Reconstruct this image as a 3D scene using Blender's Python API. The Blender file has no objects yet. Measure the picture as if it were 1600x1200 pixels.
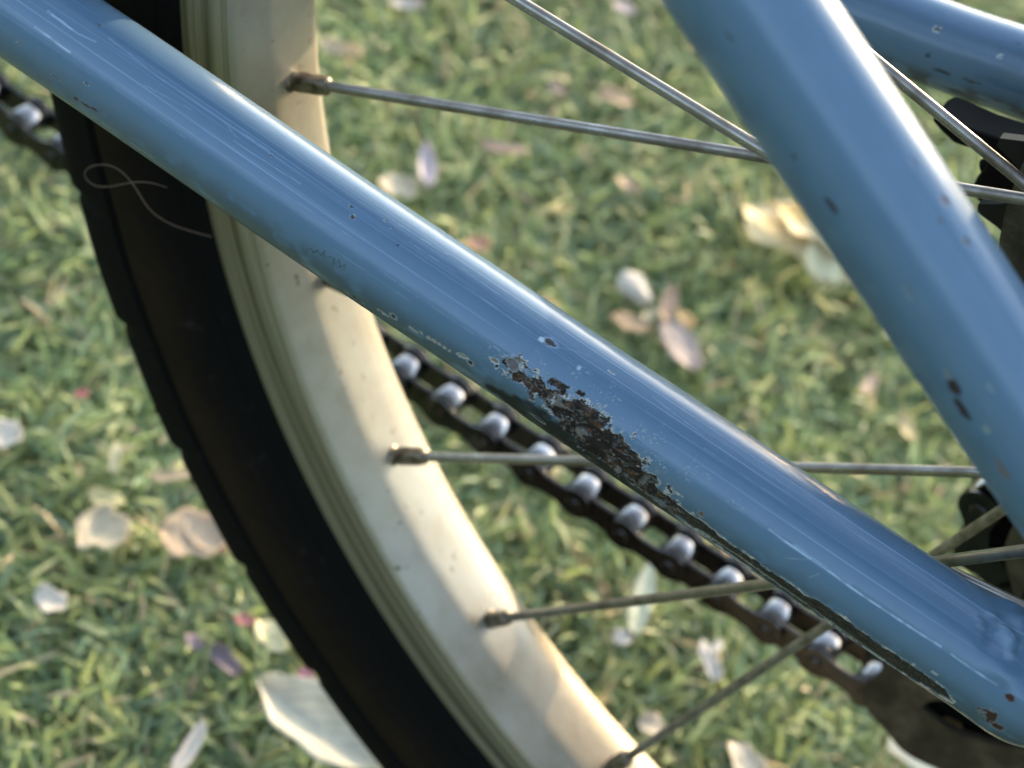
import bpy, math, random
import numpy as np
from mathutils import Vector, Matrix

random.seed(7)
rng = np.random.default_rng(7)
SC = bpy.context.scene
COL = SC.collection
MM = 0.001          # everything below is written in millimetres; hub centre is the origin, X to the rear, Y to the drive side, Z up

# ------------------------------------------------------------------ camera
FPX = 3015.16       # focal length in pixels of a 1600 px wide frame
_CAM = np.array([0.6417, 0.599, 120.978, 13.3448, 264.393])


def _rod(w):
    t = np.linalg.norm(w); k = w / t
    K = np.array([[0, -k[2], k[1]], [k[2], 0, -k[0]], [-k[1], k[0], 0]])
    return np.eye(3) + np.sin(t) * K + (1 - np.cos(t)) * K @ K


_n = _rod(np.array([_CAM[0], _CAM[1], 0.]))[:, 2]
_h = np.array([1, .655, -(_n[0] + _n[1] * .655) / _n[2]]); _h /= np.linalg.norm(_h)
CW = np.stack([_h, _n, np.cross(_h, _n)])       # camera (x right, y down, z forward) -> world
CPOS = -CW @ _CAM[2:5]


def ray(px, py):
    return CW @ np.array([(px - 800) / FPX, (py - 600) / FPX, 1.])


def at(px, py, y):                              # a sight line met with the plane Y = y
    r = ray(px, py); return CPOS + r * ((y - CPOS[1]) / r[1])


def ground_at(px, py, z):                       # a sight line met with the plane Z = z
    r = ray(px, py); return CPOS + r * ((z - CPOS[2]) / r[2])


cam = bpy.data.cameras.new('camera'); camo = bpy.data.objects.new('camera', cam); COL.objects.link(camo)
cam.sensor_width = 36; cam.lens = 36 * FPX / 1600
cam.clip_start = 0.01; cam.clip_end = 500
_m = Matrix(((CW[0, 0], -CW[0, 1], -CW[0, 2]), (CW[1, 0], -CW[1, 1], -CW[1, 2]), (CW[2, 0], -CW[2, 1], -CW[2, 2]))).to_4x4()
_m.translation = Vector(CPOS * MM)
camo.matrix_world = _m
cam.dof.use_dof = True
cam.dof.focus_distance = 0.284
cam.dof.aperture_fstop = 20.5
SC.camera = camo

# ------------------------------------------------------------------ light
SUN = Vector((0.18, 0.93, 0.14)).normalized()
world = bpy.data.worlds.new('World'); SC.world = world; world.use_nodes = True
wn = world.node_tree
bg = wn.nodes['Background']
sky = wn.nodes.new('ShaderNodeTexSky'); sky.sky_type = 'NISHITA'; sky.sun_disc = False
sky.sun_elevation = math.asin(SUN.z); sky.sun_rotation = math.atan2(SUN.x, SUN.y)
sky.air_density = 1.0; sky.dust_density = 1.0; sky.ozone_density = 1.2
hs = wn.nodes.new('ShaderNodeHueSaturation'); hs.inputs['Saturation'].default_value = .72
wn.links.new(sky.outputs[0], hs.inputs['Color']); wn.links.new(hs.outputs[0], bg.inputs[0]); bg.inputs[1].default_value = 0.15
sl = bpy.data.lights.new('sun', 'SUN'); sl.energy = 1.25; sl.angle = math.radians(0.6); sl.color = (1.0, 0.75, 0.46)
so = bpy.data.objects.new('sun', sl); COL.objects.link(so)
so.rotation_euler = SUN.to_track_quat('Z', 'Y').to_euler(); so.location = (1, 3, 1)
SC.view_settings.view_transform = 'Standard'; SC.view_settings.look = 'None'
SC.view_settings.exposure = 2.6; SC.view_settings.gamma = 1; SC.view_settings.use_curve_mapping = False
SC.cycles.use_denoising = True
SC.cycles.max_bounces = 8


# ------------------------------------------------------------------ helpers
def tag(o, label=None, cat=None, group=None, kind=None):
    if label: o['label'] = label
    if cat: o['category'] = cat
    if group: o['group'] = group
    if kind: o['kind'] = kind
    return o


def empty(name, parent=None, loc=(0, 0, 0)):
    o = bpy.data.objects.new(name, None); COL.objects.link(o)
    o.location = Vector(loc) * MM; o.empty_display_size = 0.01
    if parent: o.parent = parent
    return o


def link(name, me, parent=None):
    o = bpy.data.objects.new(name, me); COL.objects.link(o)
    if parent:
        o.parent = parent
        # parents are empties that are only moved, so cancel their offset
        p = parent; off = Vector((0, 0, 0))
        while p: off += p.location; p = p.parent
        o.location = -off
    return o


def mesh(name, V, Fc, mat, smooth=True, sharp=None):
    me = bpy.data.meshes.new(name)
    V = np.asarray(V, dtype=np.float64) * MM
    if isinstance(Fc, np.ndarray):
        nf, k = Fc.shape
        me.vertices.add(len(V)); me.vertices.foreach_set('co', V.astype(np.float32).ravel())
        me.loops.add(nf * k); me.loops.foreach_set('vertex_index', Fc.astype(np.int32).ravel())
        me.polygons.add(nf); me.polygons.foreach_set('loop_start', np.arange(0, nf * k, k, dtype=np.int32))
        me.update(calc_edges=True)
    else:
        me.from_pydata([tuple(v) for v in V], [], Fc)
        me.update()
    me.polygons.foreach_set('use_smooth', np.full(len(me.polygons), smooth))
    if sharp is not None:
        me.set_sharp_from_angle(angle=math.radians(sharp))
    me.materials.append(mat)
    return me


def grid_faces(nu, nv, wrap_v=True, wrap_u=False):
    iu = np.arange(nu if wrap_u else nu - 1); iv = np.arange(nv if wrap_v else nv - 1)
    A, B = np.meshgrid(iu, iv, indexing='ij')
    A2 = (A + 1) % nu; B2 = (B + 1) % nv
    return np.stack([A * nv + B, A2 * nv + B, A2 * nv + B2, A * nv + B2], -1).reshape(-1, 4)


def frames(P):
    P = np.asarray(P, float)
    T = np.gradient(P, axis=0); T /= np.linalg.norm(T, axis=1)[:, None]
    up = np.array([0.13, 0.21, 1.0]) if abs(T[0][2]) < .9 * np.linalg.norm(T[0]) else np.array([1., .1, 0.])
    N = []
    n0 = up - T[0] * up.dot(T[0]); n0 /= np.linalg.norm(n0)
    for t in T:
        n0 = n0 - t * n0.dot(t); n0 = n0 / np.linalg.norm(n0); N.append(n0)
    N = np.array(N); B = np.cross(T, N)
    return T, N, B


def sweep(P, r, seg=16, cap=True):
    """round tube along P, radius r (number or list)"""
    P = np.asarray(P, float); n = len(P); r = np.broadcast_to(np.asarray(r, float), (n,))
    T, N, B = frames(P)
    a = np.linspace(0, 2 * np.pi, seg, endpoint=False)
    V = P[:, None] + r[:, None, None] * (np.cos(a)[None, :, None] * N[:, None] + np.sin(a)[None, :, None] * B[:, None])
    V = V.reshape(-1, 3); F = [tuple(f) for f in grid_faces(n, seg)]
    if cap:
        F.append(tuple(range(seg))[::-1]); F.append(tuple((n - 1) * seg + i for i in range(seg)))
    return V, F


def lathe(prof, seg=128, closed=True, fn=None, center=(0, 0)):
    """profile [(y, r)] turned round the Y axis through (x, z) = center"""
    prof = np.asarray(prof, float)
    a = np.linspace(0, 2 * np.pi, seg, endpoint=False)
    Rr = np.broadcast_to(prof[None, :, 1], (seg, len(prof))).copy(); Yy = np.broadcast_to(prof[None, :, 0], (seg, len(prof))).copy()
    if fn: Rr, Yy = fn(a[:, None], Rr, Yy)
    V = np.stack([center[0] + Rr * np.cos(a)[:, None], Yy, center[1] + Rr * np.sin(a)[:, None]], -1).reshape(-1, 3)
    F = grid_faces(seg, len(prof), wrap_v=closed, wrap_u=True)
    return V, F


def merge(parts):
    V = []; F = []; o = 0
    for v, f in parts:
        V.append(np.asarray(v, float)); F += [tuple(int(i) + o for i in q) for q in f]; o += len(v)
    return np.concatenate(V), F


def prism_y(outline, y0, y1, holes=()):
    """closed outline of (x, z) extruded between two Y values, with chamfered rim; holes are outlines too"""
    import bmesh
    from mathutils.geometry import tessellate_polygon
    loops = [outline] + list(holes)
    tess = tessellate_polygon([[Vector((p[0], p[1], 0)) for p in l] for l in loops])
    flat = [p for l in loops for p in l]
    n = len(flat)
    V = [(p[0], y0, p[1]) for p in flat] + [(p[0], y1, p[1]) for p in flat]
    F = [tuple(t) for t in tess] + [tuple(i + n for i in reversed(t)) for t in tess]
    o = 0
    for l in loops:
        k = len(l)
        for i in range(k):
            F.append((o + i, o + (i + 1) % k, o + (i + 1) % k + n, o + i + n))
        o += k
    return V, F


def fix_normals(me):
    import bmesh
    bm = bmesh.new(); bm.from_mesh(me); bmesh.ops.recalc_face_normals(bm, faces=bm.faces); bm.to_mesh(me); bm.free()


def spline(pts, n, k=3):
    """smooth curve through pts, parametrised by chord length"""
    P = np.asarray(pts, float)
    h = np.linalg.norm(np.diff(P, axis=0), axis=1); c = np.concatenate([[0], np.cumsum(h)])
    d = np.diff(P, axis=0) / h[:, None]
    m = np.empty_like(P); m[0] = d[0]; m[-1] = d[-1]
    m[1:-1] = (d[:-1] * h[1:, None] + d[1:] * h[:-1, None]) / (h[1:] + h[:-1])[:, None]
    u = np.linspace(0, c[-1], n); i = np.clip(np.searchsorted(c, u, side='right') - 1, 0, len(h) - 1)
    t = ((u - c[i]) / h[i])[:, None]; H = h[i][:, None]
    return (2 * t ** 3 - 3 * t ** 2 + 1) * P[i] + (t ** 3 - 2 * t ** 2 + t) * H * m[i] + (-2 * t ** 3 + 3 * t ** 2) * P[i + 1] + (t ** 3 - t ** 2) * H * m[i + 1]


_TAB = rng.random((256, 256))


def vnoise(x, y):
    xi = np.floor(x).astype(int); yi = np.floor(y).astype(int)
    fx = x - xi; fy = y - yi; fx = fx * fx * (3 - 2 * fx); fy = fy * fy * (3 - 2 * fy)
    a = _TAB[xi % 256, yi % 256]; b = _TAB[(xi + 1) % 256, yi % 256]; c = _TAB[xi % 256, (yi + 1) % 256]; d = _TAB[(xi + 1) % 256, (yi + 1) % 256]
    return (a * (1 - fx) + b * fx) * (1 - fy) + (c * (1 - fx) + d * fx) * fy


def fbm(x, y, o=4):
    s = 0; a = .5; t = 0
    for i in range(o):
        s = s + a * vnoise(x * 2 ** i + 17.3 * i, y * 2 ** i + 5.1 * i); t += a; a *= .5
    return s / t


def sstep(e0, e1, x):
    t = np.clip((x - e0) / (e1 - e0), 0, 1); return t * t * (3 - 2 * t)


# ------------------------------------------------------------------ materials
def principled(name, base, rough=.5, metal=0., coat=0., coat_rough=.05, spec=.5):
    m = bpy.data.materials.new(name); m.use_nodes = True
    b = m.node_tree.nodes['Principled BSDF']
    b.inputs['Base Color'].default_value = (*base, 1); b.inputs['Roughness'].default_value = rough
    b.inputs['Metallic'].default_value = metal; b.inputs['Coat Weight'].default_value = coat
    b.inputs['Coat Roughness'].default_value = coat_rough; b.inputs['Specular IOR Level'].default_value = spec
    return m, b, m.node_tree.nodes, m.node_tree.links


def noise_node(N, L, scale, detail=4, coord='Object', stretch=None, rough=.55):
    tc = N.new('ShaderNodeTexCoord'); mp = N.new('ShaderNodeMapping'); nz = N.new('ShaderNodeTexNoise')
    nz.inputs['Scale'].default_value = scale; nz.inputs['Detail'].default_value = detail; nz.inputs['Roughness'].default_value = rough
    L.new(tc.outputs[coord], mp.inputs[0])
    if stretch: mp.inputs['Scale'].default_value = stretch
    L.new(mp.outputs[0], nz.inputs['Vector']); return nz


def ramp(N, L, src, stops):
    r = N.new('ShaderNodeValToRGB'); L.new(src, r.inputs[0])
    e = r.color_ramp.elements
    while len(e) > 1: e.remove(e[-1])
    e[0].position = stops[0][0]; e[0].color = (*stops[0][1], 1)
    for p, c in stops[1:]:
        q = e.new(p); q.color = (*c, 1)
    return r


def mixc(N, L, fac, a, b, mode='MIX'):
    m = N.new('ShaderNodeMix'); m.data_type = 'RGBA'; m.blend_type = mode
    for sock, v in ((m.inputs[0], fac), (m.inputs[6], a), (m.inputs[7], b)):
        if hasattr(v, 'links') or isinstance(v, bpy.types.NodeSocket): L.new(v, sock)
        elif isinstance(v, (int, float)): sock.default_value = v
        else: sock.default_value = (*v, 1)
    return m.outputs[2]


def bump(N, L, b, h, strength, dist):
    bp = N.new('ShaderNodeBump'); bp.inputs['Strength'].default_value = strength; bp.inputs['Distance'].default_value = dist
    L.new(h, bp.inputs['Height']); L.new(bp.outputs[0], b.inputs['Normal']); return bp


BLUE = np.array([0.090, 0.172, 0.285])


def paint_material(name):
    """blue enamel; colour, gloss and bare metal come from the surface data of the tube"""
    m, b, N, L = principled(name, BLUE, .5, .12, .8, .05, .12)
    at_ = N.new('ShaderNodeAttribute'); at_.attribute_name = 'wear'
    mt = N.new('ShaderNodeAttribute'); mt.attribute_name = 'dull'
    nz = noise_node(N, L, 260, 3)
    c = mixc(N, L, .10, at_.outputs['Color'], ramp(N, L, nz.outputs['Fac'], [(.3, (.065, .13, .21)), (.7, (.12, .22, .345))]).outputs[0])
    c2 = mixc(N, L, mt.outputs['Fac'], c, at_.outputs['Color'])
    L.new(c2, b.inputs['Base Color'])
    mr = N.new('ShaderNodeMapRange'); mr.inputs['To Min'].default_value = .44; mr.inputs['To Max'].default_value = .62
    L.new(mt.outputs['Fac'], mr.inputs[0]); L.new(mr.outputs[0], b.inputs['Roughness'])
    mc = N.new('ShaderNodeMapRange'); mc.inputs['To Min'].default_value = .8; mc.inputs['To Max'].default_value = .06
    L.new(mt.outputs['Fac'], mc.inputs[0]); L.new(mc.outputs[0], b.inputs['Coat Weight'])
    mq = N.new('ShaderNodeMapRange'); mq.inputs['To Min'].default_value = .14; mq.inputs['To Max'].default_value = .1
    L.new(mt.outputs['Fac'], mq.inputs[0]); L.new(mq.outputs[0], b.inputs['Metallic'])
    # fine polish lines along the tube and orange peel
    uv = N.new('ShaderNodeUVMap'); uv.uv_map = 'along'
    mp = N.new('ShaderNodeMapping'); mp.inputs['Scale'].default_value = (.012, 2.4, 1)
    L.new(uv.outputs[0], mp.inputs[0])
    n1 = N.new('ShaderNodeTexNoise'); n1.inputs['Scale'].default_value = 1.0; n1.inputs['Detail'].default_value = 5; n1.inputs['Roughness'].default_value = .7
    L.new(mp.outputs[0], n1.inputs['Vector'])
    n2 = noise_node(N, L, 900, 2)
    ad = N.new('ShaderNodeMath'); ad.operation = 'MULTIPLY_ADD'; ad.inputs[1].default_value = .12
    L.new(n2.outputs['Fac'], ad.inputs[0]); L.new(n1.outputs['Fac'], ad.inputs[2])
    bp = bump(N, L, b, ad.outputs[0], .28, .00010)
    L.new(bp.outputs[0], b.inputs['Coat Normal'])
    return m


M = {}
M['paint'] = paint_material('blue_enamel')
M['paint_plain'], b, N, L = principled('blue_enamel_plain', BLUE, .5, .12, .8, .05, .12)
nz = noise_node(N, L, 60, 5); L.new(ramp(N, L, nz.outputs['Fac'], [(.3, (.072, .15, .25)), (.75, (.09, .18, .305))]).outputs[0], b.inputs['Base Color'])
bump(N, L, b, noise_node(N, L, 400, 3).outputs['Fac'], .3, .0002)

# rim: brushed, slightly yellowed aluminium
M['rim'], b, N, L = principled('rim_aluminium', (.62, .58, .5), .42, .55, 0)
nz = noise_node(N, L, 45, 6, rough=.65)
n3 = noise_node(N, L, 330, 3)
c = ramp(N, L, nz.outputs['Fac'], [(.25, (.26, .245, .21)), (.5, (.345, .335, .30)), (.8, (.40, .39, .355))]).outputs[0]
sp = ramp(N, L, n3.outputs['Fac'], [(.26, (.30, .24, .15)), (.34, (1, 1, 1))]).outputs[0]
c = mixc(N, L, .8, c, sp, 'MULTIPLY')
n5 = noise_node(N, L, 14, 6, rough=.7)
st = ramp(N, L, n5.outputs['Fac'], [(.36, (.70, .60, .46)), (.50, (.92, .88, .80)), (.62, (1, 1, 1))])
c = mixc(N, L, .75, c, st.outputs[0], 'MULTIPLY'); L.new(c, b.inputs['Base Color'])
L.new(ramp(N, L, nz.outputs['Fac'], [(.3, (.52, .52, .52)), (.7, (.36, .36, .36))]).outputs[0], b.inputs['Roughness'])
bump(N, L, b, n3.outputs['Fac'], .25, .0002)

# brake track, darker and streaked round the wheel
M['track'], b, N, L = principled('brake_track', (.2, .19, .14), .5, .5, 0)
g = N.new('ShaderNodeNewGeometry'); sx = N.new('ShaderNodeSeparateXYZ'); tc = N.new('ShaderNodeTexCoord')
L.new(tc.outputs['Object'], sx.inputs[0])
cb = N.new('ShaderNodeCombineXYZ'); L.new(sx.outputs[0], cb.inputs[0]); L.new(sx.outputs[2], cb.inputs[1])
ln = N.new('ShaderNodeVectorMath'); ln.operation = 'LENGTH'; L.new(cb.outputs[0], ln.inputs[0])
mu = N.new('ShaderNodeMath'); mu.operation = 'MULTIPLY'; mu.inputs[1].default_value = 1.0; L.new(ln.outputs['Value'], mu.inputs[0])
c2 = N.new('ShaderNodeCombineXYZ'); L.new(mu.outputs[0], c2.inputs[0])
m2 = N.new('ShaderNodeVectorMath'); m2.operation = 'SCALE'; m2.inputs['Scale'].default_value = .012; L.new(tc.outputs['Object'], m2.inputs[0])
a2 = N.new('ShaderNodeVectorMath'); L.new(c2.outputs[0], a2.inputs[0]); L.new(m2.outputs[0], a2.inputs[1])
nt = N.new('ShaderNodeTexNoise'); nt.inputs['Scale'].default_value = 620; nt.inputs['Detail'].default_value = 3; L.new(a2.outputs[0], nt.inputs['Vector'])
L.new(ramp(N, L, nt.outputs['Fac'], [(.3, (.05, .045, .03)), (.48, (.17, .155, .105)), (.75, (.33, .31, .24))]).outputs[0], b.inputs['Base Color'])

# tyre rubber, brown dust on the wall
M['rubber'], b, N, L = principled('tyre_rubber', (.012, .012, .013), .8, 0, 0, spec=.06)
sx = N.new('ShaderNodeSeparateXYZ'); tc = N.new('ShaderNodeTexCoord'); L.new(tc.outputs['Object'], sx.inputs[0])
cb = N.new('ShaderNodeCombineXYZ'); L.new(sx.outputs[0], cb.inputs[0]); L.new(sx.outputs[2], cb.inputs[1])
ln = N.new('ShaderNodeVectorMath'); ln.operation = 'LENGTH'; L.new(cb.outputs[0], ln.inputs[0])
mr = N.new('ShaderNodeMapRange'); mr.inputs['From Min'].default_value = .200; mr.inputs['From Max'].default_value = .250
L.new(ln.outputs['Value'], mr.inputs[0])
band = ramp(N, L, mr.outputs[0], [(0, (0, 0, 0)), (.12, (.05, .05, .05)), (.28, (1, 1, 1)), (.36, (.9, .9, .9)), (.385, (0, 0, 0))])
nz = noise_node(N, L, 38, 6)
mm = N.new('ShaderNodeMath'); mm.operation = 'MULTIPLY'; L.new(band.outputs[0], mm.inputs[0])
L.new(ramp(N, L, nz.outputs['Fac'], [(.35, (.25, .25, .25)), (.7, (1, 1, 1))]).outputs[0], mm.inputs[1])
c = mixc(N, L, mm.outputs[0], (.005, .005, .005), (.020, .0135, .008))
dust = ramp(N, L, noise_node(N, L, 210, 5, rough=.7).outputs['Fac'], [(.62, (0, 0, 0)), (.78, (.35, .35, .35))])
c = mixc(N, L, dust.outputs[0], c, (.06, .05, .045)); L.new(c, b.inputs['Base Color'])
bump(N, L, b, noise_node(N, L, 500, 4).outputs['Fac'], .4, .0004)

M['spoke'], b, N, L = principled('spoke_steel', (.42, .41, .40), .30, .85, 0)
nz = noise_node(N, L, 160, 3, rough=.55)
L.new(ramp(N, L, nz.outputs['Fac'], [(.30, (.16, .14, .12)), (.5, (.27, .255, .24)), (.7, (.34, .33, .32))]).outputs[0], b.inputs['Base Color'])
L.new(ramp(N, L, nz.outputs['Fac'], [(.3, (.5, .5, .5)), (.6, (.27, .27, .27))]).outputs[0], b.inputs['Roughness'])
M['spoke_old'], b, N, L = principled('spoke_steel_tarnished', (.3, .27, .2), .45, .7, 0)
nz = noise_node(N, L, 380, 5, rough=.7)
L.new(ramp(N, L, nz.outputs['Fac'], [(.34, (.11, .095, .07)), (.5, (.22, .205, .17)), (.7, (.31, .295, .26))]).outputs[0], b.inputs['Base Color'])
M['nipple'], b, N, L = principled('nipple_brass', (.2, .17, .12), .42, .75, 0)
nz = noise_node(N, L, 500, 5)
L.new(ramp(N, L, nz.outputs['Fac'], [(.35, (.07, .05, .035)), (.55, (.19, .165, .12)), (.75, (.32, .29, .23))]).outputs[0], b.inputs['Base Color'])
bump(N, L, b, nz.outputs['Fac'], .5, .0003)
M['chain_dark'], b, N, L = principled('oily_chain_steel', (.03, .026, .024), .26, .5, .3)
nz = noise_node(N, L, 300, 5)
L.new(ramp(N, L, nz.outputs['Fac'], [(.35, (.005, .005, .005)), (.6, (.012, .0115, .011)), (.8, (.035, .029, .025))]).outputs[0], b.inputs['Base Color'])
bump(N, L, b, nz.outputs['Fac'], .4, .0004)
M['roller'], b, N, L = principled('worn_roller_steel', (.55, .55, .56), .22, .95, 0)
nz = noise_node(N, L, 250, 3)
L.new(ramp(N, L, nz.outputs['Fac'], [(.3, (.12, .11, .11)), (.55, (.30, .30, .31)), (.75, (.42, .42, .44))]).outputs[0], b.inputs['Base Color'])
M['black_steel'], *_ = principled('black_steel', (.009, .009, .009), .5, 0, 0, spec=.25)
M['dusty_metal'], b, N, L = principled('dusty_olive_metal', (.09, .08, .06), .55, .35, 0)
nz = noise_node(N, L, 70, 6, rough=.7)
L.new(ramp(N, L, nz.outputs['Fac'], [(.36, (.010, .009, .007)), (.5, (.038, .034, .024)), (.64, (.10, .088, .064))]).outputs[0], b.inputs['Base Color'])
bump(N, L, b, nz.outputs['Fac'], .5, .0006)
M['plastic'], *_ = principled('black_plastic', (.005, .005, .005), .6, 0, 0, spec=.06)
M['hair'], *_ = principled('tan_fibre', (.085, .058, .045), .6, 0, 0)


def leafy(name, rough=.5, trans=.3):
    m, b, N, L = principled(name, (.1, .2, .05), rough, 0, 0, spec=.4)
    a = N.new('ShaderNodeAttribute'); a.attribute_name = 'tint'
    nz = noise_node(N, L, 160, 4)
    c = mixc(N, L, .55, a.outputs['Color'], ramp(N, L, nz.outputs['Fac'], [(.3, (.62, .62, .62)), (.7, (1, 1, 1))]).outputs[0], 'MULTIPLY')
    L.new(c, b.inputs['Base Color'])
    t = N.new('ShaderNodeBsdfTranslucent'); L.new(c, t.inputs[0])
    mx = N.new('ShaderNodeMixShader'); mx.inputs[0].default_value = trans
    L.new(b.outputs[0], mx.inputs[1]); L.new(t.outputs[0], mx.inputs[2])
    L.new(mx.outputs[0], N['Material Output'].inputs['Surface'])
    return m


M['turf'] = leafy('turf_blades', .5, .38)
M['leaf'] = leafy('dry_leaf', .6, .3)
M['soil'], b, N, L = principled('turf_backing', (.03, .04, .02), .9)
nz = noise_node(N, L, 120, 8, rough=.7)
L.new(ramp(N, L, nz.outputs['Fac'], [(.3, (.14, .17, .09)), (.55, (.22, .27, .14)), (.8, (.31, .34, .20))]).outputs[0], b.inputs['Base Color'])

M['added_bank'], b, N, L = principled('unseen_dark_bank', (.05, .07, .03), .95, spec=.1)  # dark surface of the added unseen rise, darkens reflections in the tubes
nz = noise_node(N, L, 6, 8, rough=.7)
L.new(ramp(N, L, nz.outputs['Fac'], [(.3, (.015, .022, .010)), (.55, (.045, .065, .028)), (.8, (.09, .10, .05))]).outputs[0], b.inputs['Base Color'])

# ------------------------------------------------------------------ ground
GZ = -250.0
gs = 60000
# level lawn that climbs behind the viewer to an unseen rise, added to darken the tubes' reflections, and runs level again beyond it
yy_ = [gs, -2600, -3000, -3500, -4100, -4800, -5600, -gs]; zz_ = [0, 0, 700, 1500, 2000, 2250, 2300, 2300]
V = []; Fg = []
for y_, z_ in zip(yy_, zz_): V += [(-gs, y_, GZ + z_), (gs, y_, GZ + z_)]
for i_ in range(len(yy_) - 1): Fg.append((2 * i_, 2 * i_ + 2, 2 * i_ + 3, 2 * i_ + 1))
me = mesh('ground', V, Fg, M['soil'], False); fix_normals(me); me.materials.append(M['added_bank'])
if me.polygons[0].normal.z < 0: me.flip_normals()
me.polygons.foreach_set('material_index', [0] + [1] * (len(Fg) - 1))
ground = link('ground', me); tag(ground, kind='structure')


def turf_patch(w, d, n):
    """n curled plastic blades over w x d mm; returns verts, quads, tint per vertex"""
    S = 5
    bx = rng.uniform(-w / 2, w / 2, n); by = rng.uniform(-d / 2, d / 2, n)
    tuft = fbm(bx / 22 + 40, by / 22 + 40, 3)                    # the pile lies in drifts
    az = rng.uniform(0, 2 * np.pi, n); az = az + 1.4 * (fbm(bx / 45, by / 45, 2) - .5)
    ln = rng.uniform(7, 20, n) * (.75 + .5 * tuft); wd = rng.uniform(1.0, 2.0, n)
    thin = rng.random(n) < .22; wd[thin] *= .5
    lean0 = rng.uniform(.12, .85, n); bend = rng.uniform(.5, 2.3, n); side = rng.normal(0, .7, n)
    t = np.linspace(0, 1, S)
    P = np.zeros((n, S, 3)); P[:, 0, 0] = bx; P[:, 0, 1] = by
    T = np.zeros((n, S, 3))
    for i in range(S):
        th = lean0 + bend * t[i]; a = az + side * t[i]
        T[:, i] = np.stack([np.sin(th) * np.cos(a), np.sin(th) * np.sin(a), np.cos(th)], 1)
        if i: P[:, i] = P[:, i - 1] + (T[:, i] + T[:, i - 1]) / 2 * (ln / (S - 1))[:, None]
    P[:, :, 2] = np.maximum(P[:, :, 2], .4 + 3 * rng.random(n)[:, None])
    tw = rng.normal(0, .5, n)
    sd = np.cross(T, np.array([0, 0, 1.])); sd /= np.linalg.norm(sd, axis=2)[:, :, None] + 1e-6
    nn = np.cross(sd, T)
    sd = sd * np.cos(tw)[:, None, None] + nn * np.sin(tw)[:, None, None]
    prof = np.array([.7, 1, 1, .85, .3])
    hw = (wd[:, None] * prof[None] / 2)[:, :, None] * sd
    V = np.stack([P - hw, P + hw], 2)                             # n, S, 2, 3
    base = (np.arange(n) * S * 2)[:, None]
    i = np.arange(S - 1)[None] * 2
    q = np.stack([base + i, base + i + 1, base + i + 3, base + i + 2], -1).reshape(-1, 4)
    pal = np.array([[.36, .42, .18], [.28, .36, .17], [.22, .31, .19], [.46, .50, .26], [.56, .56, .34], [.29, .37, .25], [.62, .50, .35], [.38, .30, .21]])
    pw = np.array([.20, .20, .15, .17, .08, .13, .045, .025])
    ci = rng.choice(len(pal), n, p=pw / pw.sum())
    col = np.array([1.10, 1.11, 1.02]) * pal[ci] * rng.uniform(.75, 1.3, (n, 1)) * (.8 + .45 * fbm(bx / 70 + 9, by / 70, 2))[:, None]
    C = np.repeat(col, S * 2, axis=0)
    return V.reshape(-1, 3), q, C


def add_tint(me, C, name='tint'):
    a = me.attributes.new(name, 'FLOAT_COLOR', 'POINT')
    a.data.foreach_set('color', np.concatenate([C, np.ones((len(C), 1))], 1).astype(np.float32).ravel())


PW, PD = 560., 680.
V, q, Ct = turf_patch(PW, PD, 165000)
V[:, 0] += -185; V[:, 1] += 205; V[:, 2] += GZ + .3
me = mesh('lawn', V, q, M['turf'], True); add_tint(me, Ct)
lawn = link('lawn', me)
tag(lawn, 'short curly green artificial turf with a few tan fibres', 'turf', kind='stuff')
ng = bpy.data.node_groups.new('turf_tiles', 'GeometryNodeTree')
ng.interface.new_socket('Geometry', in_out='INPUT', socket_type='NodeSocketGeometry')
ng.interface.new_socket('Geometry', in_out='OUTPUT', socket_type='NodeSocketGeometry')
gi = ng.nodes.new('NodeGroupInput'); go = ng.nodes.new('NodeGroupOutput'); gr = ng.nodes.new('GeometryNodeMeshGrid')
gr.inputs['Size X'].default_value = PW * 4 * MM; gr.inputs['Size Y'].default_value = PD * 4 * MM
gr.inputs['Vertices X'].default_value = 5; gr.inputs['Vertices Y'].default_value = 5
ip = ng.nodes.new('GeometryNodeInstanceOnPoints')
ng.links.new(gr.outputs[0], ip.inputs['Points']); ng.links.new(gi.outputs[0], ip.inputs['Instance']); ng.links.new(ip.outputs[0], go.inputs[0])
md = lawn.modifiers.new('tiles', 'NODES'); md.node_group = ng


# ------------------------------------------------------------------ bicycle
bike = empty('bicycle', None, (0, 0, GZ))
tag(bike, 'old light blue bicycle with scraped paint and rusty rear wheel, standing on the artificial turf', 'bicycle')


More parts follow.
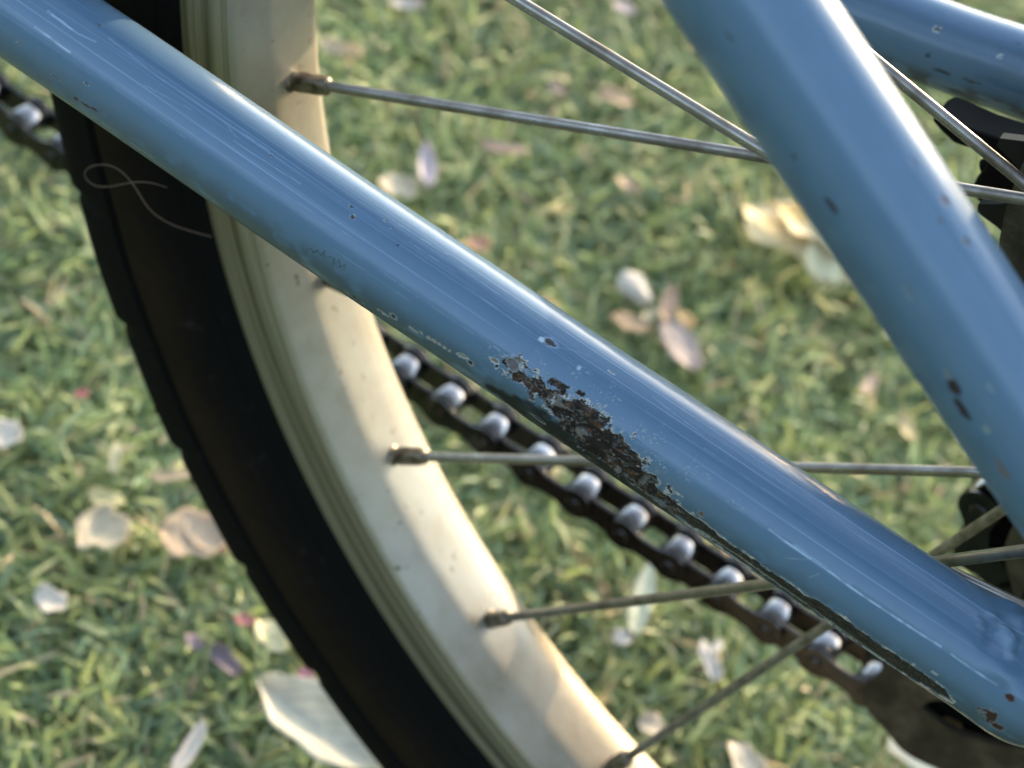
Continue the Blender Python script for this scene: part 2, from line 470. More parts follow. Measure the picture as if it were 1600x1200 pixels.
def worn_tube(name, axis, rad, x_dense, step_s, n_face, wear_fn, parent, face_cam=True, end_cap=True):
    """tube with a fine surface grid where the photograph looks; wear_fn(s, t) paints and dents it.
    s = mm along the axis, t = mm round the tube from the side that faces the viewer (positive = upwards)"""
    A = spline(axis, 1200)
    seg = np.linalg.norm(np.diff(A, axis=0), axis=1); S = np.concatenate([[0], np.cumsum(seg)])
    sx = np.interp(x_dense, A[:, 0], S)
    s = np.concatenate([np.arange(0, sx[0], 6.), np.arange(sx[0], sx[1], step_s), np.arange(sx[1], S[-1], step_s * 3 if end_cap else 6.), [S[-1]]])
    s = s[np.concatenate([[True], np.diff(s) > .03])]
    P = np.stack([np.interp(s, S, A[:, i]) for i in range(3)], 1)
    T = np.gradient(A, S, axis=0); T = np.stack([np.interp(s, S, T[:, i]) for i in range(3)], 1); T /= np.linalg.norm(T, axis=1)[:, None]
    mid = np.array([np.interp(np.mean(sx), S, A[:, i]) for i in range(3)])
    fdir = CPOS - mid
    Nf = fdir[None] - T * (T @ fdir)[:, None]; Nf /= np.linalg.norm(Nf, axis=1)[:, None]
    Up = np.cross(T, Nf); Up *= np.sign(Up[0, 2]) if Up[0, 2] else 1
    th = np.concatenate([np.linspace(-1.75, 1.75, n_face), np.linspace(1.75, 2 * np.pi - 1.75, 26)[1:-1]])
    R = np.interp(s, np.linspace(0, S[-1], len(rad)), rad) if not callable(rad) else rad(s, S[-1])
    SS, TH = np.meshgrid(s, th, indexing='ij')
    RR = np.repeat(R[:, None], len(th), 1)
    tt = np.where(TH > np.pi, TH - 2 * np.pi, TH) * RR.mean()
    colr, dull, dh = wear_fn(SS, tt, S[-1])
    rr = RR + dh
    V = P[:, None] + rr[..., None] * (np.cos(TH)[..., None] * Nf[:, None] + np.sin(TH)[..., None] * Up[:, None])
    me = mesh(name, V.reshape(-1, 3), grid_faces(len(s), len(th)), M['paint'])
    add_tint(me, colr.reshape(-1, 3), 'wear')
    a = me.attributes.new('dull', 'FLOAT', 'POINT'); a.data.foreach_set('value', dull.astype(np.float32).ravel())
    uvl = me.uv_layers.new(name='along')
    vi = np.empty(len(me.loops), dtype=np.int32); me.loops.foreach_get('vertex_index', vi)
    UV = np.stack([SS.ravel(), tt.ravel()], 1)[vi]
    uvl.data.foreach_set('uv', UV.astype(np.float32).ravel())
    # normals outward
    v0 = V[len(s) // 2, 0]; p0 = me.polygons[(len(s) // 2) * len(th)]
    if Vector(p0.normal).dot(Vector(v0 - P[len(s) // 2])) < 0: me.flip_normals()
    return link(name, me, parent)


def surface_locator(axis, rad):
    """from a sight line to (s, t) on a tube"""
    A = spline(axis, 1200); seg = np.linalg.norm(np.diff(A, axis=0), axis=1); S = np.concatenate([[0], np.cumsum(seg)])

    def f(px, py, x_ref):
        r = ray(px, py); r = r / np.linalg.norm(r)
        T = np.gradient(A, axis=0); T /= np.linalg.norm(T, axis=1)[:, None]
        mid = np.array([np.interp(x_ref, A[:, 0], A[:, i]) for i in range(3)])
        # closest approach between ray and polyline
        W = A - CPOS; proj = W @ r; d = W - proj[:, None] * r
        i = int(np.argmin((d ** 2).sum(1)))
        t0 = T[i]; c = A[i]
        fdir = CPOS - mid; nf = fdir - t0 * t0.dot(fdir); nf /= np.linalg.norm(nf)
        up = np.cross(t0, nf); up *= np.sign(up[2])
        # ray / cylinder
        o = CPOS - c; o = o - t0 * o.dot(t0); rd = r - t0 * r.dot(t0)
        a = rd @ rd; b = 2 * rd @ o; cc = o @ o - rad * rad; disc = max(b * b - 4 * a * cc, 0)
        k = (-b - math.sqrt(disc)) / (2 * a)
        p = CPOS + r * k
        s = S[i] + (p - c) @ t0
        q = p - c; return s, math.atan2(q @ up, q @ nf) * rad
    return f


# ---- near chain stay, the subject of the photograph
cs_axis = [(-420, -24, -22), (-330, -31, -27)] + [tuple(at(x, y, -38.)) for x, y in ((0, -10), (216, 137), (376, 247), (540, 360), (749, 500), (911, 610), (1060, 709), (1195, 800), (1350, 905), (1455, 975), (1545, 1036), (1620, 1089), (1690, 1131))]
CS_R = 8.1


def cs_rad(s, L_):
    e = np.clip((s - (L_ - 11.)) / 11., 0, 1)
    return np.maximum((CS_R + .15 * np.exp(-((s - 230) / 60) ** 2)) * (1 - e ** 2.2) ** (1 / 2.2), .05)


loc = surface_locator(cs_axis, CS_R)
XR = -123.


def pl(points):
    return np.array([loc(x, y, XR) for x, y in points])


def seg_dist(s, t, poly, wid):
    """signed-ish coverage of a polyline with varying half width: 1 on the centre, 0 at its edge, negative outside; in mm"""
    best = np.full(s.shape, -9.); along = np.zeros(s.shape)
    tot = len(poly) - 1
    for i in range(tot):
        a = poly[i]; b_ = poly[i + 1]; d = b_ - a; l2 = d @ d + 1e-9
        lo = min(a[0], b_[0]) - 6; hi = max(a[0], b_[0]) + 6
        m = (s > lo) & (s < hi)
        if not m.any(): continue
        ss = s[m]; ts = t[m]
        k = np.clip(((ss - a[0]) * d[0] + (ts - a[1]) * d[1]) / l2, 0, 1)
        dist = np.hypot(ss - a[0] - k * d[0], ts - a[1] - k * d[1])
        w = wid[i] * (1 - k) + wid[i + 1] * k
        v = w - dist
        up = v > best[m]
        bm_ = best[m]; bm_[up] = v[up]; best[m] = bm_
        am = along[m]; am[up] = (i + k[up]); along[m] = am
    return best, along


def mix(a, b_, m): return a * (1 - m[..., None]) + np.asarray(b_) * m[..., None]


def cs_wear_sheen(s, t, L_):
    rs_ = np.random.default_rng(21)
    col = np.broadcast_to(BLUE, s.shape + (3,)).copy()
    dull = np.zeros(s.shape); dh = np.zeros(s.shape)
    n1 = fbm(s * 1.3 + 3, t * 1.3 + 50, 4); n2 = fbm(s * 4 + 9, t * 4 + 80, 4); n3 = fbm(s * .35, t * .5 + 20, 3); n4 = fbm(s * 2.2 + 70, t * 3.4 + 12, 3)
    # low waviness of the old tube
    dh += .05 * (fbm(s * .05, t * .08 + 7, 2) - .5)
    # film of dirt plus painted-in dark reflection on the lower flank, heavier towards the left end
    low = sstep(-3.0, -8.5, t) * sstep(.22, .60, n3 + .12) * (1 - .6 * sstep(60., 0., s - 215))
    col = mix(col, (.055, .072, .066), .70 * low); dull += .55 * low
    leftd = .5 * sstep(-2., -6., t) * np.exp(-((s - loc(130, 140, XR)[0]) / 22) ** 2) * sstep(.42, .62, n1)
    col = mix(col, (.15, .16, .15), .5 * leftd); dull += .25 * leftd
    # cloud of tiny flecks round the scrape
    c_poly = pl([(700, 530), (800, 555), (900, 600), (1000, 680), (1100, 760), (1180, 800)])
    cv, _ = seg_dist(s, t, c_poly, [.8, 2.6, 4.6, 4.6, 3.4, 1.2])
    cm = sstep(0, 2.5, cv)
    q1 = fbm(s * .95 + 33, t * 1.25 + 71, 4); q2 = fbm(s * .5 + 13, t * .8 + 41, 3); lines = np.exp(-((q1 - .5) / .014) ** 2) * sstep(.47, .60, q2)
    dots = sstep(.70, .76, fbm(s * 2.6 + 3, t * 2.6 + 8, 2)) * sstep(.50, .62, q2)
    fl = cm * lines; fl2 = cm * dots
    col = mix(col, (.26, .34, .40), .60 * fl); col = mix(col, (.30, .36, .38), .6 * fl2); dull += .25 * fl + .3 * fl2
    dh += -.05 * fl2 + .035 * fl
    scf, _ = seg_dist(s, t, pl([(820, 600), (900, 660), (1000, 735), (1080, 775), (1160, 810)]), [1.6, 3.4, 3.0, 2.4, 1.0])
    sm = sstep(0, 2., scf + 1.2 * (n1 - .5)); col = mix(col, (.11, .16, .21), .40 * sm); dull += .22 * sm

    # the big scrape
    P1 = pl([(786, 566), (806, 578), (835, 597), (868, 622), (900, 655), (935, 690), (968, 720), (1000, 748), (1040, 782), (1090, 822), (1140, 860), (1200, 901), (1250, 936), (1300, 968), (1360, 1012), (1420, 1050), (1468, 1080), (1486, 1094)])
    W1 = np.array([.4, .6, .9, 1.6, 3.0, 3.3, 2.7, 2.0, 1.6, 1.5, 1.45, 1.7, 1.85, 2.1, 2.3, 2.0, 1.0, .3])
    v, al = seg_dist(s, t, P1, W1)
    rough_part = sstep(9.5, 7.5, al)
    b1 = fbm(s * .62 + 3, t * .8 + 50, 4)
    edge = v + (b1 - .5) * (4.6 * rough_part + 1.0) + (n2 - .5) * (.7 * rough_part + .45) + .35 * rough_part
    bare = sstep(-.05, .10, edge)
    rim_ = sstep(-.62, -.22, edge) * sstep(.10, -.06, edge)          # torn pale edge of primer and filler
    rg1 = fbm(s * .55 + 31, t * .75 + 5, 4)
    isl = bare * rough_part * np.clip(np.exp(-((rg1 - .47) / .022) ** 2) + .8 * sstep(.635, .66, rg1), 0, 1) * sstep(.35, .55, fbm(s * .3 + 60, t * .3 + 2, 2))
    dark = mix(np.broadcast_to(np.array([.022, .017, .015]), s.shape + (3,)), (.080, .043, .027), sstep(.50, .72, fbm(s * .9 + 5, t * 1.3 + 4, 4)) * (.35 + .65 * rough_part))
    dark = mix(dark, (.11, .11, .115), sstep(.63, .72, n4) * rough_part * .8)
    dark = dark * (.55 + .65 * n2[..., None])
    col = mix(col, dark, bare); dull = np.maximum(dull, bare * (.95 - .25 * (1 - rough_part)))
    pale = mix(np.broadcast_to(np.array([.36, .38, .37]), s.shape + (3,)), (.50, .49, .45), sstep(.45, .65, n2))
    rk = rim_ * (.15 + .85 * sstep(.42, .60, fbm(s * .8 + 90, t * .9, 3)))
    col = mix(col, pale, rk); dull = np.maximum(dull, rk * .7)
    col = mix(col, (.25, .255, .25), isl * .55)
    dh += -.20 * bare + rim_ * .07 + bare * rough_part * .75 * (fbm(s * .8, t * .9 + 30, 4) - .5) + isl * .14
    # greasy dark underside beneath the scrape
    gp, _ = seg_dist(s, t, np.array([loc(x, y, XR) + np.array([0, -1.2]) for x, y in ((770, 600), (845, 655), (900, 700), (960, 745), (1040, 800), (1120, 855), (1240, 940))]), [1.2, 3.8, 5.6, 5.6, 3.6, 2.0, .8])
    gm = sstep(-.4, 1.0, gp + (b1 - .5) * 3) * (1 - bare) * (1 - isl)
    col = mix(col, (.016, .017, .015), .92 * gm); dull += .55 * gm; dh += .10 * gm * (b1 - .5)
    # thin torn line under the long smooth part
    long_ = bare * sstep(7.5, 9.5, al)
    col = mix(col, (.055, .036, .027), long_ * .6 * sstep(.5, .68, fbm(s * .7 + 44, t * 1.8, 4))); col = mix(col, (.16, .15, .14), long_ * .5 * sstep(.66, .72, n2)); dh += long_ * .16 * (fbm(s * .9, t * 2.2 + 15, 3) - .5)
    P2 = pl([(1040, 800), (1100, 835), (1160, 875), (1230, 925), (1300, 975), (1360, 1018), (1430, 1066), (1480, 1098)])
    v2, a2 = seg_dist(s, t, P2, [.1, .22, .22, .25, .28, .28, .2, .1])
    l2 = sstep(-.18, .0, v2 + (n1 - .5) * .5) * (.4 + .6 * sstep(.4, .6, n2))
    col = mix(col, (.34, .38, .35), l2 * .8); dh += .05 * l2

    # single chips: (px, py, half length, half width, kind)
    def chip(px, py, a, b_, c, ring=(.62, .68, .72), ringw=.45, depth=.12, wob=.8, rot=0.):
        nonlocal col, dull, dh
        s0, t0 = loc(px, py, XR); m = (abs(s - s0) < a * 4 + 2) & (abs(t - t0) < a * 4 + 2)
        if not m.any(): return
        ds = s[m] - s0; dt = t[m] - t0
        ds, dt = ds * math.cos(rot) + dt * math.sin(rot), -ds * math.sin(rot) + dt * math.cos(rot)
        d = np.hypot(ds / a, dt / b_) + wob * (n1[m] - .5) + wob * .5 * (n2[m] - .5)
        core = sstep(1.05, .9, d); rg = sstep(1 + ringw + .12, 1 + ringw - .05, d) * (1 - core)
        cc = col[m]; cc = cc * (1 - rg[:, None] * .6) + np.array(ring) * rg[:, None] * .6
        cc = cc * (1 - core[:, None]) + np.array(c) * core[:, None]; col[m] = cc
        dull[m] = np.maximum(dull[m], np.maximum(core * .8, rg * .4)); dh[m] += -depth * core + depth * .4 * rg
    K = (.035, .03, .032); G = (.25, .25, .24); W = (.30, .33, .33); RU = (.06, .022, .012)
    chip(860, 535, .85, .5, (.07, .06, .06), ring=(.26, .38, .48), ringw=.42, wob=.75)
    chip(846, 531, .4, .35, (.45, .58, .70), ringw=.2, depth=-.04)
    chip(905, 575, .34, .34, (.40, .50, .58), ring=(.2, .3, .42), ringw=.3, depth=.04)
    chip(955, 582, .45, .16, (.30, .32, .34), ringw=.3, depth=.05)
    chip(735, 567, .45, .35, K, ring=W, ringw=.7); chip(723, 556, .95, .35, G, ringw=.15, rot=.3)
    chip(772, 563, .7, .3, (.2, .16, .12), ringw=.4); chip(801, 570, .95, .7, (.13, .12, .13), ring=(.3, .33, .36), ringw=.3)
    chip(598, 488, .8, .25, G, ringw=.25); chip(615, 494, .5, .4, K, ring=(.3, .34, .36), ringw=.7)
    chip(554, 464, 1.3, .3, K, ring=G, ringw=.5); chip(842, 655, 1.0, .3, K, ring=W, ringw=.4)
    for i, (x, y) in enumerate([(642, 512), (650, 518), (658, 520), (668, 527), (678, 533), (686, 537), (695, 543), (703, 548)]):
        chip(x, y, .5 - .03 * i, .28, (.31, .31, .29), ring=(.13, .17, .19), ringw=.3, wob=2.2, depth=.05)
    chip(549, 323, .4, .15, K, ringw=.05); chip(551, 339, .38, .32, (.08, .07, .05), ringw=.15)
    chip(602, 345, .25, .2, (.12, .16, .17), ringw=.05); chip(612, 357, .12, .12, K, ringw=.05); chip(622, 383, .14, .12, K, ringw=.05)
    chip(155, 39, .5, .14, (.10, .09, .08), ringw=.05); chip(424, 243, .4, .2, (.08, .09, .1), ringw=.05)
    chip(148, 170, .6, .25, RU, ringw=.1, ring=(.2, .1, .06), wob=1.2); chip(135, 164, .9, .22, RU, ringw=.1, ring=(.2, .1, .06), wob=1.2); chip(120, 154, .45, .28, RU, ringw=.1, ring=(.2, .1, .06), wob=1.)
    chip(87, 120, .9, .14, (.09, .10, .11), ringw=.1, wob=1.4); chip(136, 131, .6, .12, (.10, .10, .10), ringw=.1, wob=1.4); chip(28, 66, .5, .2, (.12, .13, .13), ringw=.1, wob=1.6)
    chip(1577, 1090, .75, .45, (.06, .025, .02), ring=(.12, .12, .12), ringw=.2); chip(1546, 1120, 1.5, 1.0, (.05, .026, .018), ring=(.20, .20, .18), ringw=.25, wob=1.7, rot=-.4)
    chip(1558, 1136, .9, .6, RU, ring=(.2, .18, .16), ringw=.2, wob=1.5); chip(1460, 1052, .5, .25, W, ringw=.1); chip(1423, 856, .35, .12, (.1, .14, .2), ringw=.05)
    chip(1095, 803, .45, .4, (.14, .10, .07), ring=G, ringw=.4); chip(992, 678, .25, .25, (.2, .17, .14), ringw=.3)

    def scratch(points, w, c, amt=.8, d=.02, br=.45):
        nonlocal col, dull, dh
        vv, aa = seg_dist(s, t, pl(points), np.full(len(points), w))
        k = sstep(-.09, .02, vv) * (br + (1 - br) * sstep(.4, .6, fbm(s * .7 + 11, t * .2 + points[0][0], 3)))
        col = mix(col, c, k * amt); dh -= d * k; dull += .3 * k
    scratch([(1202, 827), (1250, 862), (1300, 896), (1347, 930), (1400, 965), (1470, 1010)], .10, (.36, .52, .70), .85)
    scratch([(1240, 850), (1290, 885), (1330, 912)], .16, (.28, .44, .62), .5)
    scratch([(1487, 1022), (1520, 1046), (1558, 1070)], .09, (.36, .5, .66), .8)
    scratch([(1230, 872), (1262, 874)], .06, (.3, .4, .5), .5); scratch([(1265, 902), (1280, 896)], .06, (.35, .45, .55), .6); scratch([(1420, 1022), (1450, 1028), (1490, 1030)], .07, (.15, .15, .13), .6)
    scratch([(55, 42), (110, 82)], .09, (.45, .6, .78), .7); scratch([(75, 18), (120, 52), (150, 66)], .12, (.45, .6, .78), .6)
    for (x0, y0, x1, y1, k) in ((350, 191, 372, 216, .6), (225, 133, 300, 172, .35), (180, 137, 290, 215, .3), (365, 220, 470, 288, .6), (520, 388, 640, 470, .4), (640, 378, 712, 426, .6), (730, 448, 830, 520, .5),
                                (590, 330, 700, 398, .5), (440, 300, 560, 378, .35), (590, 420, 740, 522, .3), (1020, 620, 1100, 680, .6), (870, 500, 985, 580, .35), (1100, 700, 1230, 788, .4), (700, 402, 780, 460, .4), (950, 540, 1040, 600, .5), (170, 60, 260, 130, .5), (380, 208, 420, 236, .5)):
        scratch([(x0, y0), ((x0 + x1) / 2, (y0 + y1) / 2 + .5), (x1, y1)], .04, (.36, .50, .66), k * .75, .012, .35)
    scratch([(862, 543), (885, 545), (905, 550), (920, 556)], .05, (.2, .33, .48), .7)
    for i in range(34):  # highlight streaks painted as long pale lines, cut in like fine scratches
        tt_ = float(rs_.choice([rs_.uniform(2.2, 7.6), rs_.uniform(-3, 3), rs_.uniform(3.5, 6.5)])); s_ = rs_.uniform(160, 380); L_n = rs_.uniform(35, 120); dt_ = rs_.normal(0, .25)
        m = (np.abs(t - tt_) < 1.0) & (s > s_) & (s < s_ + L_n)
        kk = (s[m] - s_) / L_n; w_ = rs_.uniform(.03, .08)
        k = np.exp(-((t[m] - tt_ - dt_ * kk) / w_) ** 2) * np.sin(np.pi * kk) ** .5 * rs_.uniform(.12, .5)
        col[m] = col[m] * (1 - k[:, None]) + np.array((.30, .46, .66)) * k[:, None]; dh[m] -= .012 * k
    # welding puddles at the end of the tube
    for (x, y, a_, b2, hgt) in ((1532, 974, 1.0, .7, .30), (1552, 964, .9, .8, .25), (1552, 1000, 1.5, 1.4, -.55), (1572, 986, .9, .7, .45), (1581, 1002, .8, .9, .50), (1580, 1020, .7, .9, .40), (1600, 975, 2.2, 1.8, .7), (1612, 1010, 2.5, 2.2, .6), (1570, 1052, 2.0, 1.4, .25), (1590, 952, 3.2, 2.0, .9), (1600, 1095, 2.2, 1.6, .25)):
        s0, t0 = loc(x, y, XR); dh += 1.25 * hgt * np.exp(-((s - s0) / a_) ** 2 - ((t - t0) / b2) ** 2)
    # dark crumbs of an old transfer, a jagged row
    zz = [(478, 390), (487, 388), (490, 394), (497, 391), (502, 399), (508, 392), (507, 402), (517, 401), (523, 405), (521, 413), (530, 406), (532, 417), (540, 413), (538, 421)]
    for i in range(len(zz) - 1):
        scratch([zz[i], zz[i + 1]], .05 + .03 * ((i * 7) % 3), (.05, .07, .075), .85, -.01, .55)
    # short whitish scratches at the lower left edge
    for (x0, y0, x1, y1) in ((205, 222, 240, 246), (160, 190, 172, 200), (222, 240, 262, 268)):
        scratch([(x0, y0), (x1, y1)], .05, (.45, .5, .48), .6)
    return col, np.clip(dull, 0, 1), dh


chainstay = worn_tube('chain_stay', cs_axis, cs_rad, (-224, -19), .15, 190, cs_wear_sheen, bike)
chainstay['label'] = 'blue chain stay tube with a long dark scrape down its flank'


def grime_wear(spots, seed, under=.5, uamt=.6):
    def f(s, t, L_):
        col = np.broadcast_to(BLUE, s.shape + (3,)).copy(); dull = np.zeros(s.shape); dh = .04 * (fbm(s * .06 + seed, t * .1, 2) - .5)
        n1 = fbm(s * 1.1 + seed, t * 1.1 + 50, 4); n3 = fbm(s * .3 + seed, t * .4 + 20, 4)
        low = sstep(-1.0 - 3 * under, -7., t) * sstep(.38, .62, n3 + .05)
        col = mix(col, (.045, .05, .045), uamt * low); dull += .5 * low
        for (s0, t0, a, b_, c, ring) in spots:
            m = (abs(s - s0) < a * 4 + 2) & (abs(t - t0) < a * 4 + 2)
            d = np.hypot((s[m] - s0) / a, (t[m] - t0) / b_) + .9 * (n1[m] - .5)
            core = sstep(1.1, .85, d); rg = sstep(1.6, 1.3, d) * (1 - core) * (1 if ring else 0)
            cc = col[m]; cc = cc * (1 - rg[:, None]) + np.array((.5, .58, .63)) * rg[:, None]
            cc = cc * (1 - core[:, None]) + np.array(c) * core[:, None]; col[m] = cc; dull[m] = np.maximum(dull[m], core * .7); dh[m] -= .1 * core
        return col, np.clip(dull, 0, 1), dh
    return f


# ---- near seat stay, closest to the viewer
ss_axis = [(-400, -30, 232), (-260, -46, 152)] + [tuple(at(x, y, -52.)) for x, y in ((1170, 0), (1333, 245), (1502, 500), (1674, 760))] + [(-14, -50, 1)]
sloc = surface_locator(ss_axis, 8.0)
BR = (.035, .02, .022)
spots = []
for (x, y, a, b_, c, ring) in ((1490, 605, 1.1, .65, BR, 0), (1503, 640, 1.5, .5, BR, 0), (1480, 585, .8, .4, (.16, .2, .22), 0), (1548, 605, .7, .25, (.16, .24, .3), 0), (1300, 325, 1.2, .4, (.04, .035, .045), 0), (1476, 312, .7, .45, (.13, .1, .12), 0),
                               (1420, 460, 1.4, .22, (.14, .19, .23), 0), (1542, 672, .6, .4, (.2, .27, .3), 0), (1468, 345, .4, .3, (.12, .12, .12), 0), (1510, 377, .5, .3, (.14, .12, .13), 0), (1427, 253, .35, .3, (.13, .16, .2), 0), (1565, 735, 1.5, .5, (.14, .13, .15), 0), (1140, 60, .8, .3, (.06, .08, .1), 0), (1240, 245, .4, .3, (.06, .08, .1), 0)):
    s0, t0 = sloc(x, y, -68.); spots.append((s0, t0, a, b_, c, ring))
worn_tube('seat_stay', ss_axis, [8.0, 8.0], (-112, -24), .3, 120, grime_wear(spots, 3., 1., .15), bike, end_cap=False)

# ---- far chain stay, upper right corner
FY = 62.
fs_axis = [(-420, 26, -62), (-250, 50, -38)] + [tuple(at(x, y, FY)) for x, y in ((1390, 38), (1500, 80), (1600, 114))] + [(-8, 62, -6)]
floc = surface_locator(fs_axis, 7.6)
spots = []
for (x, y, a, b_, c, ring) in ((1464, 45, .55, .4, (.1, .11, .12), 1), (1562, 88, .3, .3, (.2, .3, .4), 1), (1450, 88, .5, .4, (.05, .06, .07), 0), (1590, 70, .3, .2, (.1, .12, .15), 0), (1470, 112, 1.6, .35, (.04, .055, .06), 0), (1520, 128, 1.8, .3, (.045, .06, .065), 0)):
    s0, t0 = floc(x, y, -75.); spots.append((s0, t0, a, b_, c, ring))
worn_tube('chain_stay', fs_axis, [7.6, 7.6], (-125, -60), .3, 90, grime_wear(spots, 9., 1.2, .8), bike, end_cap=False)['label'] = 'far blue chain stay, grimy underneath'

# rest of the rear triangle, out of the picture
for nm, P, r in (('seat_stay', [(-14, 60, 4), (-150, 56, 100), (-400, 30, 232)], 7.6), ('seat_tube', [(-425, 0, -45), (-405, 0, 120), (-385, 0, 290)], 15.0), ('bottom_bracket_shell', [(-425, -36, -42), (-425, 36, -42)], 20.0)):
    P = spline(P, 40) if len(P) > 2 else np.array(P, float)
    v, f = sweep(P, r, 32); me = mesh(nm, v, f, M['paint_plain']); me.set_sharp_from_angle(angle=.8); link(nm, me, bike)

# dropout plates and weld
tip = at(1690, 1131, -38.)
for yy, end in ((-47, (tip[0] - 1, tip[2])), (55, (-20, -8))):
    ex, ez = end
    out = [(ex - 1, ez - 3.5), (ex + 6, ez - 6), (4, -26), (14, -14), (16, 4), (8, 14), (-4, 16), (-14, 12), (-15, 0), (-16, -14), (ex + 5, ez + 5), (ex, ez + 4)] if yy < 0 else [(-24, -14), (-12, -24), (4, -26), (14, -14), (14, 4), (6, 14), (-6, 14), (-22, 4)]
    v, f = prism_y(out, yy, yy + 5); me = mesh('dropout', v, f, M['paint_plain'], False); fix_normals(me)
    o = link('dropout', me, bike); bv = o.modifiers.new('bevel', 'BEVEL'); bv.width = .0008; bv.segments = 3


def blob(c, r, sq=(1, 1, 1), amp=.25, seed=0, nu=40, nv=24):
    u = np.linspace(0, 2 * np.pi, nu, endpoint=False); w = np.linspace(.02, np.pi - .02, nv)
    U, Wv = np.meshgrid(u, w, indexing='ij')
    d = np.stack([np.sin(Wv) * np.cos(U), np.sin(Wv) * np.sin(U), np.cos(Wv)], -1)
    rr = r * (1 + amp * (fbm(d[..., 0] * 1.7 + seed + 5 + d[..., 2], d[..., 1] * 1.7 + seed + 5, 2) - .5) * 2)
    V = (np.array(c) + d * rr[..., None] * np.array(sq)).reshape(-1, 3)
    F = [tuple(x) for x in grid_faces(nu, nv, wrap_v=False, wrap_u=True)]
    F += [tuple(i * nv for i in range(nu)), tuple(i * nv + nv - 1 for i in range(nu))[::-1]]
    return V, F


# ---- rear wheel
wheel = empty('rear_wheel', bike); wheel.location = -bike.location
rim_in = [(-12.2, 190.8), (-11.9, 190.2), (-11.2, 189.6), (-5.6, 187.3), (-4.8, 187.1), (-3, 187.05), (0, 187.0), (3, 187.05), (6.6, 187.2), (7.4, 187.5), (11.2, 190.0), (12.0, 190.6), (12.2, 191.2)]
side = []
rr_ = 190.4
gro = [(0.0, .0), (.9, 0), (1.2, .28), (1.7, .28), (2.0, 0), (4.2, 0), (4.5, .32), (5.0, .32), (5.3, 0), (7.2, 0), (7.5, .3), (7.9, .3), (8.2, 0), (10.4, 0), (11.2, .5), (12.0, .9)]
far_side = [(12.2 - d, 191.2 + r * .94) for r, d in gro]
near_side = [(-12.2 + d, 190.8 + r * .95) for r, d in gro]
v, f = lathe(rim_in + far_side[1:] + [(9, 203), (9, 193), (-9, 193), (-9, 203)] + near_side[::-1], 540)
me = mesh('rim', v, f, M['rim']); me.materials.append(M['track'])
np_ = len(rim_in) + len(far_side) - 1 + 4 + len(near_side)
k0 = len(rim_in)
mi = np.zeros(len(me.polygons), dtype=np.int32)
col_i = np.arange(len(me.polygons)) % np_
mi[(col_i >= k0 - 1)] = 1
me.polygons.foreach_set('material_index', mi); fix_normals(me); me.set_sharp_from_angle(angle=math.radians(28))
link('rim', me, wheel)

half = [(-11.9, 200.6), (-13.0, 202.6), (-14.6, 203.6), (-14.5, 204.4), (-16.3, 206.4), (-17.7, 209.6), (-18.4, 213), (-18.6, 216.4), (-18.3, 218.4), (-17.5, 219.0), (-17.5, 219.8), (-18.3, 220.4), (-17.9, 224), (-16.9, 228.2), (-15.4, 231.4), (-13.2, 234.0), (-11.2, 235.7), (-10.6, 235.0), (-9.8, 235.3), (-9.3, 236.8), (-5, 239.2), (-1.2, 240.2), (-.8, 239.4)]
prof = half + [(-y, r) for y, r in half[::-1]] + [(8, 206), (-8, 206)]


def tread(a, R, Y):
    ph = (a * 48 / (2 * np.pi)) % 1.0
    ph2 = (a * 48 / (2 * np.pi) + .5) % 1.0
    sh = (np.abs(Y) > 10.9) & (R > 221.0)
    saw = np.where(ph < .13, -1.9, .1 - .9 * (1 - ph))
    saw2 = np.where(ph2 < .13, -1.9, .1 - .9 * (1 - ph2))
    R = R + np.where(sh & (Y < 0), saw * np.clip((R - 222) / 6, 0, 1), 0) + np.where(sh & (Y > 0), saw2 * np.clip((R - 222) / 6, 0, 1), 0)
    md_ = (np.abs(Y) < 9.6) & (np.abs(Y) > 1.0) & (R > 236)
    ph3 = (a * 96 / (2 * np.pi) + np.abs(Y) * .04) % 1.0
    R = R + np.where(md_ & (ph3 < .14), -1.6, 0)
    # small mould nibs and wobble on the wall
    R = R + .12 * np.sin(a * 37) * (R < 234)
    return R, Y


v, f = lathe(prof, 1920, fn=tread)
me = mesh('tyre', v, f, M['rubber']); fix_normals(me); me.set_sharp_from_angle(angle=math.radians(40)); link('tyre', me, wheel)

ZN, ZF, RF = 31.6, 23.6, 21.9
hubp = [(-48, 0.1), (-48, 5), (-40, 5), (-40, 8), (-35, 8.5), (-34, 14), (-ZN - 1.5, 17), (-ZN - 1.5, 26), (-ZN + 1.5, 26), (-ZN + 1.5, 16), (-20, 13), (-8, 12), (10, 12), (ZF - 4, 15), (ZF - 1.5, 26), (ZF + 1.5, 26), (ZF + 1.5, 15), (30, 14), (55, 14), (55, 5), (66, 5), (66, .1)]
v, f = lathe(hubp, 96, closed=False); me = mesh('hub', v, f, M['spoke'], True, 30); fix_normals(me); link('hub', me, wheel)
pat = {0: (1, -1), 1: (-1, 1), 2: (1, 1), 3: (-1, -1)}      # k mod 4 -> (flange side, lead)


